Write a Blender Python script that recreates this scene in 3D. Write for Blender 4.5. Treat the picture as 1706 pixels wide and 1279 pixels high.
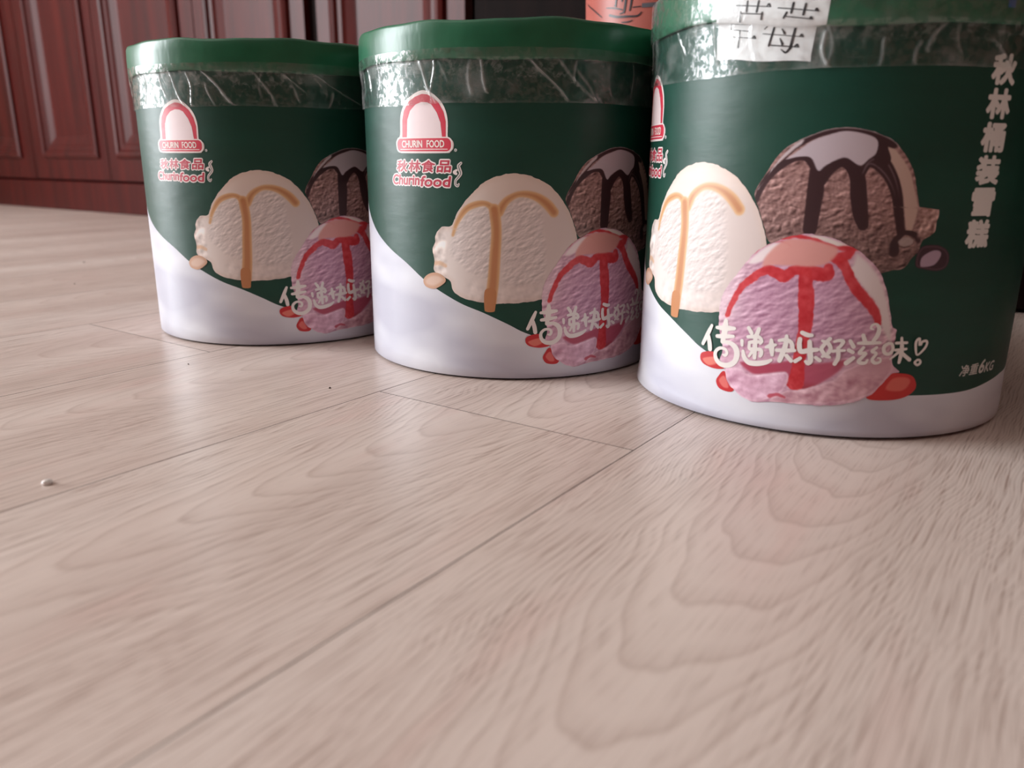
import bpy, bmesh, math
import numpy as np
from mathutils import Matrix, Vector
from mathutils.geometry import tessellate_polygon

for o in list(bpy.data.objects): bpy.data.objects.remove(o)
scene = bpy.context.scene
COL = scene.collection

# ---------------------------------------------------------------- camera
H = .154
F, PITCH, AZ, ROLL = 1310.45, .276214747, .616785636, .0053022
fw = Vector((-math.sin(AZ)*math.cos(PITCH), math.cos(AZ)*math.cos(PITCH), -math.sin(PITCH)))
r0 = Vector((math.cos(AZ), math.sin(AZ), 0)); u0 = r0.cross(fw)
rt = r0*math.cos(ROLL)+u0*math.sin(ROLL); up = u0*math.cos(ROLL)-r0*math.sin(ROLL)
cd = bpy.data.cameras.new('camera'); cam = bpy.data.objects.new('camera', cd); COL.objects.link(cam)
M = Matrix((rt, up, -fw)).transposed().to_4x4(); M.translation = (0, 0, H); cam.matrix_world = M
cd.sensor_width = 36; cd.lens = F/1706*36; cd.clip_start = .01
cd.dof.use_dof = True; cd.dof.focus_distance = .56; cd.dof.aperture_fstop = 7.5
scene.camera = cam

# ---------------------------------------------------------------- light
w = bpy.data.worlds.new('world'); scene.world = w; w.use_nodes = True
w.node_tree.nodes['Background'].inputs[0].default_value = (.80, .88, 1, 1)
w.node_tree.nodes['Background'].inputs[1].default_value = .35
def area(name, loc, rot, sx, sy, power, col):
    l = bpy.data.lights.new(name, 'AREA'); l.shape = 'RECTANGLE'; l.size = sx; l.size_y = sy
    l.energy = power; l.color = col
    o = bpy.data.objects.new(name, l); COL.objects.link(o); o.location = loc; o.rotation_euler = rot
    return o
# daylight entering through the tall window in the left wall
area('window_daylight', (-3.53, -1.35, 1.22), (0, math.radians(-90), 0), 2.15, 1.6, 78, (.93, .97, 1))
vs = scene.view_settings
vs.view_transform = 'Standard'; vs.look = 'None'; vs.gamma = 1; vs.use_curve_mapping = False
vs.exposure = 1.62

# ---------------------------------------------------------------- helpers
def lin(c):
    return tuple(((x/255)/12.92 if x/255 <= .04045 else ((x/255+.055)/1.055)**2.4) for x in c)
def rgba(c): return lin(c)+(1,)
def link(name, me, mat=None, parent=None, smooth=False):
    o = bpy.data.objects.new(name, me); COL.objects.link(o)
    if mat is not None:
        for m in (mat if isinstance(mat, (list, tuple)) else [mat]): me.materials.append(m)
    if parent: o.parent = parent
    if smooth: me.polygons.foreach_set('use_smooth', [True]*len(me.polygons))
    return o
def mesh(name, verts, faces):
    me = bpy.data.meshes.new(name); me.from_pydata([tuple(v) for v in verts], [], faces); me.update(); return me
def tag(o, label=None, cat=None, group=None, kind=None):
    for k, v in (('label', label), ('category', cat), ('group', group), ('kind', kind)):
        if v: o[k] = v
    return o
def empty(name, loc, label, cat, group=None, rz=0):
    o = bpy.data.objects.new(name, None); COL.objects.link(o); o.location = loc; o.rotation_euler[2] = rz
    return tag(o, label, cat, group)
def box_bm(bm, x0, x1, y0, y1, z0, z1, bevel=0):
    r = bmesh.ops.create_cube(bm, size=1)
    bmesh.ops.scale(bm, vec=(x1-x0, y1-y0, z1-z0), verts=r['verts'])
    bmesh.ops.translate(bm, vec=((x0+x1)/2, (y0+y1)/2, (z0+z1)/2), verts=r['verts'])
    if bevel:
        ed = list({e for v in r['verts'] for e in v.link_edges})
        bmesh.ops.bevel(bm, geom=ed, offset=bevel, segments=1, affect='EDGES')
def boxes(name, lst, mat, parent=None, bevel=0):
    bm = bmesh.new()
    for b in lst: box_bm(bm, *b, bevel=bevel)
    me = bpy.data.meshes.new(name); bm.to_mesh(me); bm.free()
    return link(name, me, mat, parent)
def lathe(name, prof, n, mat, parent=None, wob=None, smooth=True, cap=True):
    vs_, fs = [], []
    for j, (r, z) in enumerate(prof):
        for i in range(n):
            a = 2*math.pi*i/n; dr, dz = wob(a, j) if wob else (0, 0)
            vs_.append(((r+dr)*math.cos(a), (r+dr)*math.sin(a), z+dz))
    for j in range(len(prof)-1):
        for i in range(n):
            k = (i+1) % n; fs.append((j*n+i, j*n+k, (j+1)*n+k, (j+1)*n+i))
    if cap:
        fs.append(tuple((len(prof)-1)*n+i for i in range(n)))
        fs.append(tuple(reversed(range(n))))
    return link(name, mesh(name, vs_, fs), mat, parent, smooth)

# ---------------------------------------------------------------- materials
class N:
    def __init__(s, name, rough=.5, spec=.5, col=None):
        s.m = bpy.data.materials.new(name); s.m.use_nodes = True; s.t = s.m.node_tree
        s.b = s.t.nodes['Principled BSDF']; s.o = s.t.nodes['Material Output']
        s.b.inputs['Roughness'].default_value = rough; s.b.inputs['Specular IOR Level'].default_value = spec
        if col: s.b.inputs['Base Color'].default_value = rgba(col)
    def n(s, t, **kw):
        x = s.t.nodes.new(t)
        for k, v in kw.items():
            if k.startswith('_'): setattr(x, k[1:], v)
            else:
                i = x.inputs[int(k[1:])] if k[0] == 'i' and k[1:].isdigit() else x.inputs[k.replace('__', ' ')]
                if hasattr(v, 'is_linked'): s.t.links.new(v, i)
                else: i.default_value = v
        return x
    def math(s, op, a, b=0., c=0., clamp=False):
        return s.n('ShaderNodeMath', _operation=op, _use_clamp=clamp, i0=a, i1=b, i2=c).outputs[0]
    def noise(s, vec, scale, detail=3., rough=.5, dist=0.):
        return s.n('ShaderNodeTexNoise', Vector=vec, Scale=scale, Detail=detail, Roughness=rough, Distortion=dist).outputs[0]
    def obj(s): return s.n('ShaderNodeTexCoord').outputs['Object']
    def mapv(s, vec, sc, loc=(0, 0, 0), rot=(0, 0, 0)):
        return s.n('ShaderNodeMapping', Vector=vec, Scale=sc, Location=loc, Rotation=rot).outputs[0]
    def ramp(s, f, stops):
        x = s.n('ShaderNodeValToRGB', Fac=f); e = x.color_ramp.elements
        while len(e) < len(stops): e.new(.5)
        for q, (p, c) in zip(e, stops): q.position = p; q.color = rgba(c) if max(c) > 1 else tuple(c)+(1,)
        return x.outputs[0]
    def mix(s, f, a, b, blend='MIX'):
        x = s.n('ShaderNodeMix', _data_type='RGBA', _blend_type=blend)
        for i, v in ((0, f), (6, a), (7, b)):
            if hasattr(v, 'is_linked'): s.t.links.new(v, x.inputs[i])
            else: x.inputs[i].default_value = v
        return x.outputs[2]
    def L(s, a, name): s.t.links.new(a, s.b.inputs[name]); return s
    def bump(s, h, strength, dist=.001):
        s.L(s.n('ShaderNodeBump', Height=h, Strength=strength, Distance=dist).outputs[0], 'Normal')

def paper_relief(m, strength=.25):
    c = m.obj()
    m.bump(m.math('ADD', m.noise(m.mapv(c, (18, 18, 60)), 1., 4), m.math('MULTIPLY', m.noise(c, 22., 2), 1.2)), strength, .002)

m = N('printed_green', .42, .4); c = m.obj()
m.L(m.ramp(m.noise(m.mapv(c, (9, 9, 40)), 1., 5), [(.3, (12, 58, 46)), (.7, (15, 67, 54))]), 'Base Color'); paper_relief(m)
GREEN = m.m
m = N('printed_white', .38, .5); c = m.obj()
m.L(m.ramp(m.noise(m.mapv(c, (9, 9, 22), rot=(.3, .5, .2)), 1., 2), [(.38, (192, 192, 206)), (.55, (221, 222, 230))]), 'Base Color'); paper_relief(m, .15)
WHITE = m.m
m = N('print_colours', .4, .5)
m.L(m.n('ShaderNodeAttribute', _attribute_name='Col').outputs['Color'], 'Base Color'); paper_relief(m, .2); PRINT = m.m
INK = {}
def ink(c):
    if c not in INK:
        m = N('ink_%02x%02x%02x' % c, .4, .5, c); paper_relief(m, .2); INK[c] = m.m
    return INK[c]
m = N('lid_green', .33, .5); c = m.obj()
m.L(m.ramp(m.noise(c, 25., 4), [(.35, (26, 90, 62)), (.65, (35, 104, 74))]), 'Base Color')
m.bump(m.noise(m.mapv(c, (40, 40, 14)), 1., 4), .35, .002); LID = m.m
m = N('tub_base_shade', .8, .2, (40, 36, 34)); BASE = m.m  # dark colour stands in for the shadow gap at floor level
m = N('sticker_paper', .5, .4); c = m.obj()
m.L(m.ramp(m.noise(c, 30., 3), [(.3, (222, 222, 226)), (.7, (238, 238, 240))]), 'Base Color'); PAPER = m.m
BLACK = ink((26, 28, 34))

# clear tape: transparent film with gloss, whitened where it is creased or has trapped air
m = N('clear_tape'); t = m.t; c = m.obj()
tr = m.n('ShaderNodeBsdfTransparent', Color=(.95, .97, .96, 1))
fine = m.noise(c, 420., 4, .6); mid_ = m.noise(m.mapv(c, (60, 60, 45)), 1., 4, .6)
bmp = m.n('ShaderNodeBump', Height=m.math('ADD', m.math('MULTIPLY', fine, .25), mid_), Strength=.55, Distance=.0016).outputs[0]
gl = m.n('ShaderNodeBsdfGlossy', Color=(1, 1, 1, 1), Roughness=.12, Normal=bmp)
fr = m.math('ADD', m.math('MULTIPLY', m.math('POWER', m.n('ShaderNodeLayerWeight', Blend=.5).outputs['Facing'], 4.), .95), .045)
patch = m.ramp(m.noise(c, 210., 5, .65), [(.45, (.08, .08, .08)), (.56, (1, 1, 1))])
mx = m.n('ShaderNodeMixShader', Fac=m.math('MULTIPLY', m.math('MULTIPLY', fr, 2.0), patch, clamp=True), i1=tr.outputs[0], i2=gl.outputs[0])
hz = m.n('ShaderNodeAttribute', _attribute_name='haze').outputs['Fac']
df = m.n('ShaderNodeBsdfDiffuse', Color=rgba((225, 228, 228)), Normal=bmp)
mx2 = m.n('ShaderNodeMixShader', Fac=hz, i1=mx.outputs[0], i2=df.outputs[0])
t.links.new(mx2.outputs[0], m.o.inputs[0]); TAPE = m.m

# laminate boards
m = N('oak_laminate', .3, .5); c = m.obj()
at = lambda k: m.n('ShaderNodeAttribute', _attribute_type='OBJECT', _attribute_name=k).outputs['Fac']
sx = m.n('ShaderNodeSeparateXYZ', Vector=c).outputs
seed = at('seed')
cs = m.n('ShaderNodeVectorMath', _operation='ADD', i0=c, i1=m.n('ShaderNodeCombineXYZ', X=seed, Y=seed, Z=seed).outputs[0]).outputs[0]
wob = m.math('SUBTRACT', m.noise(m.mapv(cs, (9, 3.2, 1)), 1., 3, .55), .5)
dx = m.math('ADD', m.math('SUBTRACT', sx[0], at('grain_x')), m.math('MULTIPLY', wob, .07))
f = m.math('SUBTRACT', m.math('SUBTRACT', sx[1], at('grain_y')), m.math('MULTIPLY', m.math('MULTIPLY', dx, dx), 75.))
f = m.math('ADD', f, m.math('MULTIPLY', m.math('SUBTRACT', m.noise(m.mapv(cs, (26, 6, 1)), 1., 3), .5), .06))
saw = m.math('FRACT', m.math('MULTIPLY', f, 24.))
ring = m.ramp(saw, [(0., (1, 1, 1)), (.09, (.45, .45, .45)), (.35, (.12, .12, .12)), (.93, (0, 0, 0)), (1., (.9, .9, .9))])
soft = m.noise(m.mapv(cs, (14, 1.6, 1)), 1., 3)
pores = m.ramp(m.noise(m.mapv(cs, (850, 20, 1)), 1., 2., .6), [(.50, (0, 0, 0)), (.64, (1, 1, 1))])
side = m.math('MULTIPLY', m.math('MULTIPLY', dx, dx), 420., clamp=True)
fine_l = m.ramp(m.math('FRACT', m.math('MULTIPLY', f, 47.)), [(0., (1, 1, 1)), (.3, (.6, .6, .6)), (.6, (0, 0, 0)), (.9, (.3, .3, .3))])
pore_f = m.math('MULTIPLY', pores, m.math('MULTIPLY', m.math('ADD', m.math('MULTIPLY', side, .6), .34), m.math('ADD', m.math('MULTIPLY', fine_l, .8), .3)))
base = m.ramp(soft, [(.3, (208, 190, 181)), (.5, (219, 202, 193)), (.72, (226, 212, 204))])
pk = m.ramp(m.noise(m.mapv(cs, (30, 6, 1), (3, 1, 0)), 1., 2), [(.60, (0, 0, 0)), (.72, (1, 1, 1))])
base = m.mix(m.math('MULTIPLY', pk, .2), base, rgba((213, 166, 158)))
base = m.mix(m.math('MULTIPLY', ring, .36), base, rgba((158, 131, 119)))
base = m.mix(m.math('MULTIPLY', m.math('MULTIPLY', fine_l, side), .22), base, rgba((170, 146, 135)))
base = m.mix(pore_f, base, rgba((158, 133, 122)))
m.L(base, 'Base Color')
m.L(m.math('ADD', m.math('MULTIPLY', soft, .12), .24), 'Roughness')
m.bump(m.math('ADD', pores, m.noise(m.mapv(cs, (60, 8, 1)), 1., 2)), .06, -.0006); OAK = m.m
m = N('floor_underlay', .9, .1, (58, 46, 40)); UNDER = m.m

m = N('red_lacquered_wood', .4, .2); c = m.obj()
g = m.noise(m.mapv(c, (34, 34, 2.2)), 1., 5, .6)
m.L(m.ramp(g, [(.3, (54, 14, 12)), (.55, (74, 20, 17)), (.75, (88, 27, 22))]), 'Base Color')
RED = m.m
m = N('black_wood', .7, .06); c = m.obj()
m.L(m.ramp(m.noise(m.mapv(c, (30, 30, 3)), 1., 4), [(.3, (14, 8, 8)), (.7, (24, 14, 13))]), 'Base Color'); DARK = m.m
m = N('edge_strip', .4, .5, (120, 96, 78)); EDGE = m.m
m = N('wall_paint', .9, .2); c = m.obj()
m.L(m.ramp(m.noise(c, 3., 4), [(.3, (214, 208, 200)), (.7, (224, 219, 212))]), 'Base Color'); WALL = m.m
m = N('dim_bounce_wall', .6, .3); c = m.obj()
m.L(m.ramp(m.noise(m.mapv(c, (20, 20, 1.5)), 1., 4), [(.3, (82, 48, 40)), (.7, (106, 66, 54))]), 'Base Color'); DIM_WALL = m.m  # made-up dark brown for the unseen walls, to weaken the bounced fill light
m = N('window_frame_white', .4, .4, (225, 225, 225)); FRAME = m.m
m = N('window_glass', .02, .5); m.b.inputs['Transmission Weight'].default_value = 1; GLASS = m.m
m = N('terracotta_glaze', .4, .4); c = m.obj()
m.L(m.ramp(m.noise(c, 14., 4), [(.3, (168, 86, 76)), (.7, (184, 104, 92))]), 'Base Color'); TERRA = m.m
m = N('spilt_droplet', .15, .5, (236, 230, 226)); DROP = m.m
m = N('dark_crumb', .8, .3, (70, 52, 44)); CRUMB = m.m

# ---------------------------------------------------------------- the room
XL, XR, YB, YF, ZC = -3.6, 2.0, 1.86, -2.8, 2.6
fl = tag(boxes('floor', [(XL, XR, YF, YB, -.05, -.009)], UNDER), kind='structure')
SX, SW, JY, PL = -.18194, .19526, .37322, 1.215
def plank_mesh(x0, x1, y0, y1):
    bm = bmesh.new(); g = .0003
    cx, cy = (x0+x1)/2, (y0+y1)/2
    box_bm(bm, x0+g-cx, x1-g-cx, y0+g-cy, y1-g-cy, -.0088, 0)
    for f_ in bm.faces: f_.material_index = 0 if f_.normal.z > .5 else 1
    me = bpy.data.meshes.new('plank'); bm.to_mesh(me); bm.free(); me.materials.append(OAK); me.materials.append(UNDER); return me, cx, cy
cache = {}
rng = np.random.RandomState(5)
for k in range(-12, 18):                       # strips; strip k spans SX-k*SW .. SX-(k-1)*SW
    x0, x1 = max(SX-k*SW, XL), min(SX-(k-1)*SW, XR)
    if x1-x0 < .02: continue
    off = JY if k % 2 else JY-.6
    js = [off+n*PL for n in range(-4, 4)]
    n = 0
    for a, b in zip(js[:-1], js[1:]):
        y0, y1 = max(a, YF), min(b, YB)
        if y1-y0 < .02: continue
        key = (round(x1-x0, 4), round(y1-y0, 4))
        if key not in cache: cache[key] = plank_mesh(x0, x1, y0, y1)[0]
        cx, cy = (x0+x1)/2, (y0+y1)/2
        o = bpy.data.objects.new('plank', cache[key]); COL.objects.link(o); o.parent = fl; o.location = (cx, cy, 0)
        gx, gy = None, None
        if k == 0 and a < .2 < b: gx, gy = -.088, .165
        if k == 1 and a < .25 < b: gx, gy = -.292, .285
        o['grain_x'] = float(gx-cx) if gx is not None else float(rng.uniform(-.06, .06))
        o['grain_y'] = float(gy-cy) if gy is not None else float(rng.uniform(-.5, .5))
        o['seed'] = float(rng.uniform(0, 40))
tag(boxes('ceiling', [(XL, XR, YF, YB, ZC, ZC+.05)], WALL), kind='structure')
tag(boxes('wall_back', [(XL, XR, YB, YB+.08, -.05, ZC)], WALL), kind='structure')
tag(boxes('wall_front', [(XL, XR, YF-.08, YF, -.05, ZC)], DIM_WALL), kind='structure')  # out of view, kept dark so less light bounces back
tag(boxes('wall_right', [(XR, XR+.08, YF, YB, -.05, ZC)], DIM_WALL), kind='structure')
WY0, WY1, WZ0, WZ1 = -2.2, -.5, .1, 2.35
tag(boxes('wall_left', [(XL-.08, XL, YF, WY0, -.05, ZC), (XL-.08, XL, WY1, YB, -.05, ZC),
                        (XL-.08, XL, WY0, WY1, -.05, WZ0), (XL-.08, XL, WY0, WY1, WZ1, ZC)], WALL), kind='structure')
wm = (WY0+WY1)/2
win = tag(boxes('window_1', [(XL-.07, XL-.01, WY0, WY0+.05, WZ0, WZ1), (XL-.07, XL-.01, WY1-.05, WY1, WZ0, WZ1),
          (XL-.07, XL-.01, WY0+.05, WY1-.05, WZ0, WZ0+.05), (XL-.07, XL-.01, WY0+.05, WY1-.05, WZ1-.05, WZ1),
          (XL-.07, XL-.01, wm-.03, wm+.03, WZ0+.05, WZ1-.05)], FRAME), kind='structure')
for a, b in ((WY0+.05, wm-.03), (wm+.03, WY1-.05)):
    boxes('pane', [(XL-.045, XL-.04, a, b, WZ0+.05, WZ1-.05)], GLASS, win)

# ---------------------------------------------------------------- wardrobe
YW = 1.235
wd = empty('wardrobe', (-2.27, YW, 0), 'red-brown lacquered wardrobe with raised-panel doors along the back wall', 'wardrobe')
def wpart(name, lst, mat, parent=None, bevel=0):
    o = boxes(name, [(a+2.27, b+2.27, c_-YW, d-YW, e, f_) for a, b, c_, d, e, f_ in lst], mat, wd, bevel)
    if parent: o.parent = parent
    return o
wpart('plinth', [(-3.5, -.985, YW+.004, YW+.5, .0, .088)], RED, bevel=.003)
wpart('carcass', [(-3.5, -.985, YW+.03, YW+.5, .0885, 2.05)], DARK)
wpart('post', [(-1.4255, -1.389, YW+.016, YW+.0295, .0885, 2.05)], DARK)
def moulding(name, x0, x1, z0, z1, parent):
    prof = [(-.012, .0), (-.010, -.007), (-.002, -.011), (.006, -.009), (.012, -.003), (.022, -.002), (.030, .003), (.050, .010), (.054, .011)]
    vs_, fs = [], []
    for d, y in prof:
        for X, Z in ((x0+d, z0+d), (x1-d, z0+d), (x1-d, z1-d), (x0+d, z1-d)): vs_.append((X+2.27, y, Z))
    for j in range(len(prof)-1):
        for i in range(4):
            k = (i+1) % 4; fs.append((j*4+i, j*4+k, j*4+4+k, j*4+4+i))
    return link(name, mesh(name, vs_, fs), RED, parent)
for dx0, dx1, px0, px1 in ((-3.46, -2.737, -3.36, -2.82), (-2.733, -2.292, -2.65, -2.345), (-2.288, -1.826, -2.225, -1.895), (-1.822, -1.427, -1.765, -1.487), (-1.387, -.987, -1.332, -1.045)):
    zb, zt, pz0, pz1 = .0935, 2.03, .166, 1.95
    d = wpart('door', [(dx0, px0, YW, YW+.024, zb, zt), (px1, dx1, YW, YW+.024, zb, zt),
                       (px0, px1, YW, YW+.024, zb, pz0), (px0, px1, YW, YW+.024, pz1, zt)], RED)
    moulding('panel_moulding', px0, px1, pz0, pz1, d)
    wpart('panel', [(px0+.001, px1-.001, YW+.011, YW+.02, pz0+.001, pz1-.001)], RED, d)

# ---------------------------------------------------------------- black cabinet behind the tubs, guessed solid in place of a dark recess
bc = empty('black_cabinet', (0, .99, 0), 'plain black cabinet standing in for the dark recess behind the terracotta vase', 'cabinet')
def bpart(name, lst, mat, bevel=0):
    return boxes(name, [(a, b, c_-.99, d-.99, e, f_) for a, b, c_, d, e, f_ in lst], mat, bc, bevel)
bpart('carcass', [(-.786, .9, 1.008, 1.46, 0, .78)], DARK)
bpart('edge_strip', [(-.7585, -.7565, 1.0045, 1.0078, .03, .78)], EDGE)
for a, b in ((-.755, -.205), (-.201, .349), (.353, .899)):
    d = bpart('door', [(a, b, .99, 1.0078, .004, .76)], DARK, .002)
bpart('worktop', [(-.795, .91, .982, 1.47, .7805, .805)], DARK, .003)

# ---------------------------------------------------------------- vase
vp = (-.405, .858, 0)
vs0 = empty('vase', vp, 'tall terracotta-red glazed vase with ink-brushed branches in front of black cabinet', 'vase')
RV = [(.0, .004), (.066, .0), (.072, .006), (.076, .05), (.081, .15), (.086, .27), (.089, .36), (.094, .47), (.101, .505), (.104, .515), (.100, .520), (.095, .512), (.088, .47), (.082, .36), (.074, .15), (.066, .02), (.0, .018)]
lathe('body', RV[1:], 96, TERRA, vs0)
def vrad(z):
    for (r_a, z_a), (r_b, z_b) in zip(RV[1:7], RV[2:8]):
        if z_a <= z <= z_b: return r_a+(r_b-r_a)*(z-z_a)/(z_b-z_a)
    return .089
def ribbon(pts, n=6, tap=True):
    """variable width ribbon along a smooth path: list of (u, v, width)"""
    P = catmull(pts, n) if len(pts) > 2 else np.array([np.array(pts[0])*(1-t)+np.array(pts[1])*t for t in np.linspace(0, 1, 5)])
    T = np.gradient(P[:, :2], axis=0); T /= np.linalg.norm(T, axis=1)[:, None]+1e-9
    Nn = np.c_[-T[:, 1], T[:, 0]]; hw = P[:, 2:3]/2
    A_, B_ = P[:, :2]+Nn*hw, P[:, :2]-Nn*hw
    v = np.r_[A_, B_]; k = len(P); fs = [(i+k, i+k+1, i+1, i) for i in range(k-1)]
    v = v.tolist()
    for e, s in ((0, -1), (k-1, 1)):
        base_ = len(v); c0 = P[e, :2]; r = P[e, 2]/2; a0 = math.atan2(Nn[e, 1], Nn[e, 0])
        arc = [c0+r*np.array((math.cos(a0-s*math.pi*q/8), math.sin(a0-s*math.pi*q/8))) for q in range(9)]
        v += [list(p) for p in arc]; f_ = tuple(range(base_, base_+9)); fs.append(f_[::-1] if s > 0 else f_)
    return v, fs
def catmull(pts, n=8, closed=False):
    p = np.array(pts, float)
    q = np.r_[p[-1:], p, p[:2]] if closed else np.r_[2*p[:1]-p[1:2], p, 2*p[-1:]-p[-2:-1]]
    out = []
    for i in range(1, len(q)-2):
        for t in np.arange(n)/n:
            a, b, c_, d = q[i-1], q[i], q[i+1], q[i+2]
            out.append(.5*(2*b+(c_-a)*t+(2*a-5*b+4*c_-d)*t*t+(3*b-a-3*c_+d)*t**3))
    if not closed: out.append(p[-1])
    return np.array(out)
VB = [[(-.150, .36, .0026), (-.153, .33, .0022), (-.155, .3077, .0018), (-.1566, .3064, .001)], [(-.138, .37, .003), (-.1405, .33, .0026), (-.1437, .304, .0022), (-.1449, .2989, .002)],
      [(-.131, .35, .0026), (-.1362, .3102, .002), (-.1381, .300, .0014)], [(-.168, .3055, .001), (-.1573, .3041, .0014), (-.1469, .3015, .0012)],
      [(-.163, .298, .0024), (-.1536, .2956, .0022), (-.1407, .2947, .002), (-.1297, .2944, .0016), (-.1252, .2975, .001)], [(-.209, .3147, .001), (-.1911, .3065, .0013), (-.1756, .2979, .001)],
      [(-.147, .2897, .001), (-.1397, .2896, .0012), (-.1349, .2907, .0008)], [(-.1497, .298, .001), (-.1453, .2987, .0012)], [(-.1348, .3026, .001), (-.1261, .3028, .0009)],
      [(-.1474, .318, .002), (-.1473, .3094, .0016)], [(-.155, .3077, .001), (-.1545, .3053, .001)]]
for s in VB:
    v, fs = ribbon([(a, b, w_) for a, b, w_ in s])
    link('ink_branch', mesh('ink_branch', [((vrad(z)+.0005)*math.cos(u/.0885), (vrad(z)+.0005)*math.sin(u/.0885), z) for u, z in v], fs), BLACK, vs0)
n = 14
link('ink_wash', mesh('ink_wash', [((vrad(z)+.0004)*math.cos(u/.0885), (vrad(z)+.0004)*math.sin(u/.0885), z) for z in (.3015, .3055) for u in np.linspace(-.125, -.105, n)], [(i, i+1, n+i+1, n+i) for i in range(n-1)]), ink((92, 90, 96)), vs0)

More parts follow.
